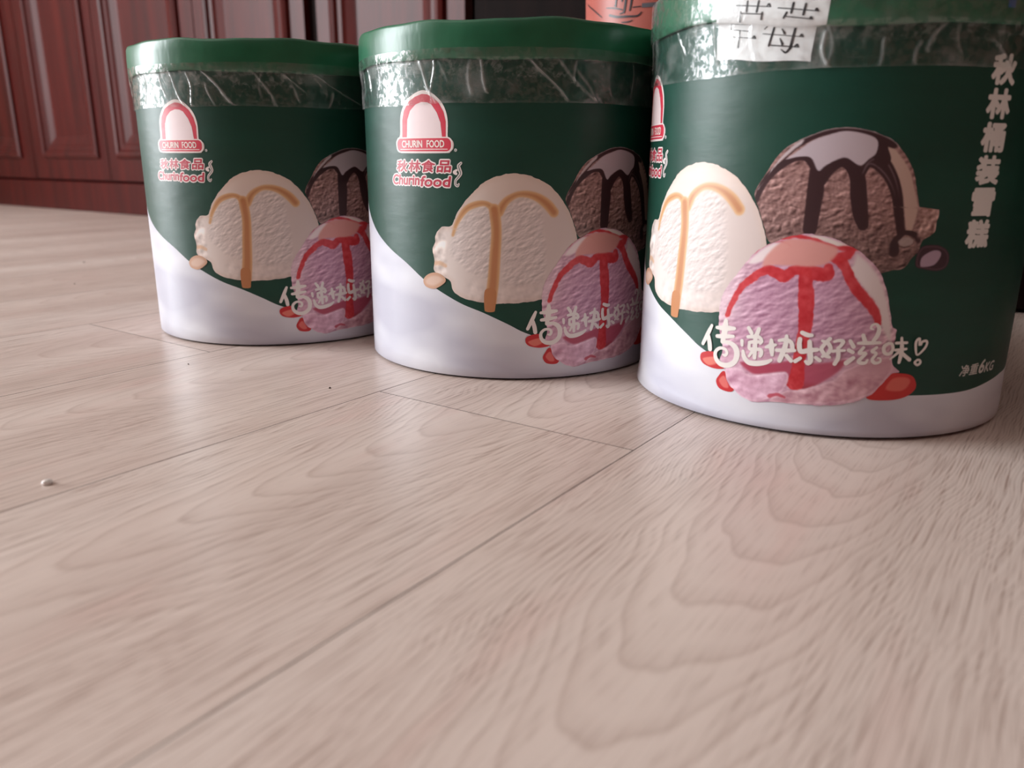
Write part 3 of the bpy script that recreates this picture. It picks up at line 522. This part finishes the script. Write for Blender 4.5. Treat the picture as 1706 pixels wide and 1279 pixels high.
def drip_end():
    """the caramel run that hangs below the vanilla scoop"""
    return poly([(-252.4, 66), (-252.9, 53), (-251.5, 50.6), (-246.6, 50.6), (-245.2, 53), (-244.8, 66)], .30)
def chocolate():
    X, Y, fs = polar(ART['choc'], np.array((-143., 124.)), 90, 460, .9, 8)
    C = np.tile(np.array((152, 116, 112.)), (len(X), 1))
    C = C*(1-.22*sstep(130, 95, Y)[:, None])
    h = lambda x, y: 1-np.abs(2*fbm((x+.4*y)*.19, (y-.35*x)*.27, 31, 4)-.95)
    e = emboss(h, X, Y, -.45, .45)
    C = C+(e*140)[:, None]*np.array((1.05, .95, .92))
    C = C+((fbm(X*.6, Y*.6, 5, 3)-.45)*40)[:, None]
    C = over(C, sstep(-.3, .8, pdist(catmull(ART['cbeige'], 5, True), X, Y)), (196, 168, 156))
    rim = pdist(catmull(ART['choc'], 6, True), X, Y)
    for k, s in (('ch1', .066), ('ch2', .074), ('ch3', .070), ('ch4', .058), ('ch5', .060), ('ch6', .065), ('ch7', .055), ('ch8', .05)):
        q = sdist(ART[k], X, Y, s)
        C = over(C, sstep(-.25, .35, q), (56, 32, 36))
        if k == 'ch4': C = over(C, np.exp(-((q-1.9)/.35)**2)*.5*sstep(125, 140, Y), (170, 150, 156))
    C = over(C, sstep(-.2, .4, pdist(catmull(ART['chi'], 5, True), X, Y)), (194, 180, 188))
    C = over(C, sstep(-.2, .4, pdist(catmull(ART['chi2'], 5, True), X, Y)), (196, 182, 186))
    C = over(C, sstep(-.2, .4, pdist(catmull(ART['cspec'], 5, True), X, Y))*.85, (178, 160, 156))
    crumb = sstep(-109.5, -107.5, X)*sstep(106, 109, Y); hc = lambda x, y: fbm(x*.45, y*.45, 41, 3)
    C = over(C, crumb*.75, (186, 150, 142)); C = C+(crumb*emboss(hc, X, Y, -.7, .7)*170)[:, None]
    C = over(C, (1-sstep(0, .7, rim))*sstep(150, 158, Y)*.8, (188, 176, 178))
    return painted('chocolate_scoop_print', X, Y, fs, .14, C)
def choc_drop():
    X, Y, fs = polar(ART['cdrop'], np.array((-98., 96.5)), 24, 110)
    C = np.tile(np.array((58, 34, 44.)), (len(X), 1)); d = pdist(catmull(ART['cdrop'], 6, True), X, Y)
    C = over(C, sstep(-.2, .5, pdist(catmull(ART['cdropspec'], 5, True), X, Y)), (176, 152, 170))
    C = over(C, np.exp(-((d-.9)/.4)**2)*.4, (130, 100, 112))
    return painted('chocolate_drop_print', X, Y, fs, .18, C)
def strawberry():
    X, Y, fs = polar(ART['str'], np.array((-163., 55.)), 96, 520, 1.4, 12)
    C = np.tile(np.array((208, 164, 184.)), (len(X), 1)); C = over(C, sstep(-165, -125, X)*.5, (206, 166, 178))
    h = lambda x, y: fbm((x*.9+y*.35)*.2, (y*.9-x*.4)*.5, 51, 4)
    tex = sstep(34, 44, Y)*sstep(96, 84, Y)
    C = C+(emboss(h, X, Y, -.5, .5)*(40+70*tex))[:, None]*np.array((.9, 1.1, 1.))
    din = pdist(catmull(ART['str'], 5, True), X, Y); C = over(C, sstep(5, 13, din)*sstep(36, 44, Y)*.6, (186, 138, 166)); C = C+(emboss(h, X, Y, -.5, .5)*60*tex)[:, None]
    C = over(C, sstep(-.4, 2.5, pdist(catmull(ART['s_white'], 5, True), X, Y)), (228, 214, 214))
    C = over(C, sstep(-185, -215, X)*sstep(50, 60, Y)*.55, (238, 222, 226))
    C = over(C, sstep(-.6, 1.5, pdist(catmull(ART['s_white3'], 5, True), X, Y))*.9, (238, 226, 226))
    C = over(C, sstep(-.3, .9, pdist(catmull(ART['s_white2'], 5, True), X, Y)), (226, 214, 208))
    pd = pdist(catmull(ART['s_pool'], 5, True), X, Y)
    C = over(C, sstep(-.5, 1.5, pd)*(.8+.15*sstep(-150, -185, X)), (172, 62, 86))
    C = over(C, sstep(26, 20, Y)*sstep(-.5, 1., pd)*.75, (146, 34, 46))
    for k, s in (('s2', .068), ('s1', .068), ('s3', .06), ('s5', .05), ('s4', .055), ('s6', .06)):
        q = sdist(ART[k], X, Y, s)+1.5*(fbm(X*.35, Y*.35, 77, 3)-.47)
        col = np.array((198, 44, 52.))[None]+np.array((22, 38, 34.))[None]*(fbm(X*.3, Y*.3, 9, 3)-.4)[:, None]*2
        C = over(C, sstep(-.35, .45, q)*(.93 if k != 's6' else .6), col)
    C = over(C, sstep(-.8, 1.2, pdist(catmull(ART['s_top'], 5, True), X, Y))*.95, (218, 154, 146))
    hb = lambda x, y: fbm(x*.14, y*.17, 61, 4)
    for k, col in (('s_ch2', (208, 160, 172)), ('s_ch1', (220, 174, 196))):
        q = pdist(catmull(ART[k], 5, True), X, Y)+1.2*(fbm(X*.35, Y*.35, 17, 3)-.47); C = over(C, sstep(-.4, .6, q)*.9, col); C = over(C, np.exp(-((q-.5)/.6)**2)*.6, (238, 206, 218))
    low = sstep(36, 26, Y)*(1-sstep(-.5, 1, pd)); C = C+(low*emboss(hb, X, Y, -.9, .9)*150)[:, None]*np.array((.8, 1., .95))
    C = over(C, sstep(-.3, .5, sdist(ART['s_dot'], X, Y, .05)+(fbm(X*.6, Y*.6, 7)-.45))*.8, (186, 62, 80))
    return painted('strawberry_scoop_print', X, Y, fs, .42, C)
def blob(k, c, col, colh, n=70):
    X, Y, fs = polar(ART[k], np.array(c), 18, n); d = pdist(catmull(ART[k], 6, True), X, Y)
    C = np.tile(np.array(col, float), (len(X), 1))
    C = over(C, sstep(-.3, .7, pdist(catmull(ART[k+'h'], 5, True), X, Y)) if k+'h' in ART else sstep(1., 3.5, d)*.7, colh)
    return painted('sauce_blob_print', X, Y, fs, .34, C)

CREAM = (238, 226, 224); LRED = (204, 52, 74)
art = []                                      # (part name, mesh, sub-part list)
def amesh(name, vf, col): me = mesh(name, *vf); me.materials.append(ink(col)); return me
art.append(('chocolate_scoop_print', chocolate(), [('chocolate_drop_print', choc_drop())]))
art.append(('vanilla_scoop_print', vanilla(), [('caramel_drip_print', amesh('caramel_drip_print', drip_end(), (192, 130, 86))),
            ('caramel_ball_print', blob('vball', (-291., 70.5), (206, 164, 138), (228, 204, 190)))]))
art.append(('strawberry_scoop_print', strawberry(), [('sauce_blob_print', blob('blob1', (-215., 29.), (196, 40, 46), (224, 122, 108))),
            ('sauce_blob_print', blob('blob2', (-204., 18.), (196, 40, 46), (222, 110, 104))), ('sauce_blob_print', blob('blob3', (-110., 24.5), (200, 44, 42), (222, 104, 92)))]))
sl = [[(u, v, w_/(17.2 if k < 25 else 20.5)) for u, v, w_ in s] for k, s in enumerate(ART['slogan'])]
art.append(('slogan_print', amesh('slogan_print', strokes(sl, .55), (236, 230, 226)), []))
def rrect(a, b, c_, d, r):
    return [(x+r*math.cos(t_), y+r*math.sin(t_)) for x, y, t0 in ((b-r, c_+r, -.5), (b-r, d-r, 0), (a+r, d-r, .5), (a+r, c_+r, 1)) for t_ in np.linspace(t0*math.pi, (t0+.5)*math.pi, 7)]
# emblem: cream plaque, red arch, cream window, red banner with lettering
art.append(('emblem_print', amesh('emblem_print', poly(ART['lg_out'], .14, 4), CREAM), [
    ('emblem_arch', amesh('emblem_arch', poly([p for p in ART['lg_red']], .19, 4, False), LRED)),
    ('emblem_window', amesh('emblem_window', poly(ART['lg_in'], .24, 4, False), (232, 214, 216))),
    ('emblem_banner', amesh('emblem_banner', poly(rrect(-325.2, -275.0, 159.2, 169.6, 4.2), .29, 3, False), CREAM)),
    ('emblem_banner', amesh('emblem_banner', poly(rrect(-324.0, -276.2, 160.1, 168.8, 3.6), .33, 3, False), LRED)),
    ('emblem_banner_line', amesh('emblem_banner_line', strokes([[(-320.5, 161.5, .5), (-300, 161.5, .5), (-279, 161.5, .5)]], .37), CREAM)),
    ('emblem_lettering', amesh('emblem_lettering', join([text('CHURIN', (-318.9, -299.4, 162.6, 167.5), .39, .14), text('FOOD', (-295.6, -281.3, 162.6, 167.5), .39, .14)]), (244, 232, 226))),
    ('registered_mark', amesh('registered_mark', strokes([[(-273.0, 160.9, 2.1), (-272.9, 160.9, 2.1)]], .2), (206, 206, 204))),
    ('registered_mark', amesh('registered_mark', text('R', (-273.5, -272.4, 160.3, 161.5), .25), (96, 110, 108)))]))
def grown(bx, g): return (bx[0]-g, bx[1]+g, bx[2]-g, bx[3]+g)
def zhtext(off, grow): return join([text(ch, grown((-325.6+12.6*i, -325.6+12.6*i+11.2, 146.3, 154.0), grow), off, grow, .12) for i, ch in enumerate('秋林食品')])
def entext(off, grow): return join([text('Churin', grown((-330.6, -303.0, 137.4, 144.2), grow), off, grow, .12), text('food', grown((-301.8, -276.8, 136.6, 143.4), grow), off, grow, .12)])
sw = [[(u, v, w_/20) for u, v, w_ in ART['swirl']], [(u, v, w_/20) for u, v, w_ in ART['swirl2']]]
art.append(('brand_lettering_print', amesh('brand_lettering_print', join([zhtext(.13, 1.15), entext(.135, 1.15), strokes(sw, .18)]), CREAM), [
    ('brand_lettering_red', amesh('brand_lettering_red', join([zhtext(.22, .25), entext(.22, .3)]), (186, 52, 74))),
    ('swirl_line', amesh('swirl_line', strokes([[(u, v, w_/58) for u, v, w_ in ART['swirl']]], .24), (128, 136, 134)))]))
art.append(('product_name_print', amesh('product_name_print', join([text(ch, (-79.8, -62.8, 185.0-16.72*i, 200.4-16.72*i), .16, .8) for i, ch in enumerate('秋林桶装雪糕')]), (232, 230, 226)), []))
art.append(('net_weight_print', amesh('net_weight_print', join([text('净重', (-68., -51.5, 28.0, 34.8), .16, .12, .15), text('6', (-51., -45.2, 28.0, 36.4), .16, .3, .25), text('KG', (-45., -33.2, 28.0, 34.0), .16, .2, .25)]), (214, 212, 206)), []))

# ---------------------------------------------------------------- tub parts
SWO = catmull(ART['swoosh'], 12)
def swoosh(u):
    u = (u+420) % 747.7-420
    if u < SWO[0, 0]: t_ = (u-(-18-747.7+363))/1.; return 113+(SWO[0, 0]-u)*.62
    if u <= SWO[-1, 0]: return float(np.interp(u, SWO[:, 0], SWO[:, 1]))
    t_ = (u-SWO[-1, 0])/(-420+747.7-SWO[-1, 0]); t_ = t_*t_*(3-2*t_); return float(SWO[-1, 1]+(137.2-SWO[-1, 1])*t_)
def body_mesh(dz, ztop, flare):
    n, n0, n1 = 480, 8, 24; vs_, fs, mi = [], [], []
    for j in range(n0+n1+2):
        for i in range(n):
            a = 2*math.pi*i/n; c_ = min(swoosh(a*119-747.7 if a > math.pi*.9 else a*119)*.001+dz, ztop-.02)
            if j == 0: r, z = R0-.0008, .0015
            else:
                q = j-1
                z = .0022+(c_-.0022)*q/n0 if q <= n0 else c_+(ztop-c_)*(q-n0)/n1
                r = R0
                fl_ = flare*max(0, 1-z/.009)**1.5*(.6+.4*math.cos(a-math.radians(200)))
                r += fl_+.0003*math.sin(3*a+dz*90)*max(0, 1-z/.03)
                if j == 1: r = R0+fl_-.0004
            vs_.append((r*math.cos(a), r*math.sin(a), z))
    for j in range(n0+n1+1):
        for i in range(n):
            k = (i+1) % n; fs.append((j*n+i, j*n+k, j*n+n+k, j*n+n+i)); mi.append(0 if j <= n0 else 1)
    fs.append(tuple(reversed(range(n)))); mi.append(0)
    me = mesh('body', vs_, fs); me.materials.append(WHITE); me.materials.append(GREEN)
    me.polygons.foreach_set('material_index', mi); me.polygons.foreach_set('use_smooth', [True]*len(fs))
    return me
def lift(a):
    """how far the near tub's lid stands up where it does not close, by wall angle"""
    d = (math.degrees(a)+180) % 360-180; s = lambda p, q: min(max((d-p)/(q-p), 0), 1)
    t_ = s(-82, -112) if d < 0 else 0; t_ *= s(-235+52, -160); return .0068*t_*t_*(3-2*t_)
def lid(parent, z0, seed, lf=0):
    rs = np.random.RandomState(seed); ph = rs.uniform(0, 6.28, 8)
    # the top edge is slightly dented, as taped cardboard lids are
    def wob(a, j):
        e = .0006*math.sin(5*a+ph[0])+.0005*math.sin(9*a+ph[1])+.0003*math.sin(17*a+ph[2])
        b = .0007*math.sin(4*a+ph[3])+.0004*math.sin(11*a+ph[4])
        return (.0002*math.sin(7*a+ph[5]) if 1 <= j <= 6 else 0, (b if j < 3 else (e if j < 8 else 0))+lf*lift(a))
    R = .1213
    prof = [(.1192, z0+.0012), (R-.0006, z0), (R, z0+.0008), (R+.0002, z0+.006), (R+.0001, z0+.016), (R-.0003, z0+.0225), (R-.0011, z0+.0242), (R-.0022, z0+.0246), (R-.0036, z0+.0238), (R-.0048, z0+.0205), (R-.006, z0+.02), (.004, z0+.02)]
    return lathe('lid', prof, 240, LID, parent, wob)
def tape(parent, z0, zlow, seed, rot, creases, lf=0, lidoff=.0006, cover=.007):
    rs = np.random.RandomState(seed); nu, nz = 1100, 40
    U = np.linspace(0, 747.7, nu, endpoint=False)
    z0 = z0+lf*np.array([lift(u/119.) for u in U]); zt = z0+cover+.25*cover*(fbm(U*.02, U*0+3, seed, 3)-.5)*(cover < .02)
    # creases: (u at the top, drift along the wall in mm, amplitude mm, half width mm, start, end as fractions downward)
    cr = list(creases)
    for k in range(26):
        u0_ = rs.uniform(0, 747.7)
        cr.append((u0_, rs.uniform(-6, 16), rs.uniform(.25, .7), rs.uniform(.6, 1.3), 0, rs.uniform(.5, 1)))
    edge = zlow+.0012*(fbm(U*.03, U*0+seed, seed, 3)-.5)+.0016*(vnoise(U*.012, U*0, seed+5)-.5)
    vs_ = []; hz_ = []
    for j in range(nz):
        if j < 10:
            z = z0+.0005+(zt-z0-.0005)*(9-j)/9; r = np.full(nu, .1213+lidoff); hh = .03+.22*np.clip(fbm(U*.11, z*130, seed+2, 4)-.5, 0, 1)
        else:
            q = (j-9)/(nz-10); z = (z0+.0005)+(edge-z0-.0005)*q
            hang = max(0, 1-q*2.2)
            r = .1190+.0012+.0012*hang**1.3+.0005*fbm(U*.06, z*300, seed, 3)*(1-q*.6)
            hh = .012+.5*np.clip(fbm(U*.045, z*60, seed+9, 5)-.5, 0, 1)*1.2
            hh = hh+.10*np.clip(fbm(U*.9, z*150, seed+4, 3)-.45, 0, 1)
            for (cu_, dr, am, wd_, s0, s1) in cr:
                c_ = cu_+dr*q+1.5*math.sin(q*5+cu_); du = (U-c_+373.85) % 747.7-373.85
                env = float(np.clip((q-s0)*12, 0, 1)*np.clip((s1-q)*12+.0, 0, 1))
                g = np.exp(-(du/wd_)**2)*env
                r = r+am*.001*g; hh = hh+.32*am*g
            if j >= nz-2: hh = hh+.03
        a = U/119.
        vs_ += list(zip(r*np.cos(a), r*np.sin(a), z)); hz_ += list(np.clip(hh, 0, .75))
    fs = [(j*nu+i, (j+1)*nu+i, (j+1)*nu+(i+1) % nu, j*nu+(i+1) % nu) for j in range(nz-1) for i in range(nu)]
    me = mesh('tape_band', vs_, fs); at_ = me.attributes.new('haze', 'FLOAT', 'POINT'); at_.data.foreach_set('value', np.array(hz_, np.float32))
    o = link('tape_band', me, TAPE, parent, True); o.rotation_euler[2] = rot
    o['label'] = 'crinkled clear packing tape around the lid seam'; return o

G = 'ice cream tubs in a row on the floor'
def tub(loc, rdeg, dz, zl, zlow, flare, seed, label, creases=(), lf=0, lidoff=.0006, cover=.007):
    T = empty('ice_cream_tub', loc, label, 'tub', G, math.radians(rdeg))
    link('body', body_mesh(dz, zl+.004+.007*lf, flare), None, T)
    lathe('base', [(.112, 0), (.1155, .0), (.1155, .0024), (.112, .0024)], 96, BASE, T, smooth=False)  # recessed disc, coloured dark as the shade under the wall's lower edge
    for name, me, subs in art:
        o = bpy.data.objects.new(name, me); COL.objects.link(o); o.parent = T; o.location = (0, 0, dz)
        for sn, sm in subs:
            q = bpy.data.objects.new(sn, sm); COL.objects.link(q); q.parent = o
    lid(T, zl, seed, lf)
    tape(T, zl, zlow, seed, 0, creases, lf, lidoff, cover)
    return T
near = tub((-.1432, .5685, 0), 0, .008, .2215, .2005, .0032, 3, 'green ice cream tub with a white paper sticker taped across its lid edge',
    [(-168, 4, .9, 1.2, .1, 1), (-90, 20, .6, 1.6, .3, 1), (-110, -12, .7, 1.2, 0, .7), (-60, 8, .6, 1, 0, .8), (-135, -6, .6, .9, .3, 1), (-118, -5, .6, .9, .4, 1)], 1, .0011, .0225)
mid = tub((-.3876, .5477, 0), 57.2, 0, .2185, .1915, .0006, 14, 'green ice cream tub standing between the two other tubs',
    [(-300, 14, 1.2, 1.2, 0, 1), (-288, -1, .9, .7, 0, 1), (-256, 9, .8, .9, 0, .8), (-222, 26, 1., 1.2, 0, 1), (-205, 30, .7, 1.4, 0, 1), (-196, 22, .6, 1.2, .2, 1)])
left = tub((-.6289, .5038, 0), 64.7, 0, .2200, .1950, .0006, 27, 'green ice cream tub at the end of the row by the panelled wardrobe doors',
    [(-300, 13, 1.1, 1., 0, 1), (-283, 4, .9, .8, 0, 1), (-270, 26, 1.2, 1.2, 0, 1), (-268, 6, .7, .8, .3, 1), (-228, 14, .8, 1., 0, 1), (-212, 40, .8, 1., 0, .6), (-186, 50, .8, 1.1, 0, .9), (-160, -14, .8, 1., .5, 1)])

# paper sticker on the near tub, folded over the lid edge, under the tape
def sticker():
    nu = 48; vs_, fs = [], []
    for i in range(nu+1):
        s = i/nu; u_b = -227+s*54.; u_l = -227+s*60.5; zl = .2213+lift(u_l/119.)
        zb = .2092-.0047*s+.0004*math.sin(9*s)
        col = [(.1197, zb, u_b+.4*s)] + [(.1197, zb+(zl-zb)*q/5, u_b+(u_l-u_b)*.25*q/5) for q in range(1, 6)] + [(.1207, zl+.0001, u_l-.5), (.1216, zl+.0006, u_l)] + [(.12185, zl+.0006+.0205*q/4, u_l+1.5*s*q/4) for q in range(1, 5)]
        for r, z, u in col: vs_.append((r*math.cos(u/119.), r*math.sin(u/119.), z))
    k = 12
    for i in range(nu):
        for j in range(k-1): fs.append((i*k+j, (i+1)*k+j, (i+1)*k+j+1, i*k+j+1))
    o = link('paper_sticker', mesh('paper_sticker', vs_, fs), PAPER, near, True); o['label'] = 'white paper sticker with two black handwritten-style characters'
    return o
st = sticker()
def marks(key, roff):
    return strokes([[(u, v+8, w_/22.) for u, v, w_ in s] for s in ART[key]], roff)
link('sticker_lettering', mesh('sticker_lettering', *join([marks('mk_body', .80), marks('mk_lid', 2.95)])), BLACK, st)

link('blue_mark', mesh('blue_mark', [(.1220*math.cos(u/119.), .1220*math.sin(u/119.), z) for z in (.2292, .2380) for u in np.linspace(-79, -74.5, 4)], [(k, k+1, k+5, k+4) for k in range(3)]), ink((36, 96, 150)), near)

# ---------------------------------------------------------------- bits on the floor
def lump(name, x, y, rx, ry, rz, mat, seed, label, cat, ang=0.):
    bm = bmesh.new(); bmesh.ops.create_icosphere(bm, subdivisions=3, radius=1)
    rs = np.random.RandomState(seed)
    for v in bm.verts:
        k = 1+.18*math.sin(3*v.co.x+seed)+.12*math.sin(4*v.co.y+2*seed)
        v.co = Vector((v.co.x*rx*k, v.co.y*ry*k, max(v.co.z, -.35)*rz*k))
    zmin = min(v.co.z for v in bm.verts)
    for v in bm.verts: v.co.z -= zmin
    me = bpy.data.meshes.new(name); bm.to_mesh(me); bm.free()
    o = link(name, me, mat, None, True); o.location = (x, y, 0); o.rotation_euler[2] = ang
    return tag(o, label, cat)
lump('milk_droplet', -.3934, .1606, .0029, .0021, .0016, DROP, 2, 'small white dried droplet lying alone on the bare floorboards', 'droplet', .6)
lump('crumb', -0.4101, 0.3580, 0.0009, 0.00063, 0.00072, CRUMB, 3, 'tiny pale brown crumb on the boards before the tubs', 'crumb')
lump('crumb', -0.5496, 0.3387, 0.0007, 0.00049, 0.00056, CRUMB, 4, 'tiny dark speck of dirt below the end tub', 'crumb')
lump('crumb', -1.2445, 0.6112, 0.0012, 0.00084, 0.00096, CRUMB, 5, 'dark crumb lying on the boards near the wardrobe plinth', 'crumb')
lump('crumb', -1.0350, 0.4925, 0.0009, 0.00063, 0.00072, CRUMB, 6, 'smaller dark crumb lying between the boards and the wardrobe', 'crumb')
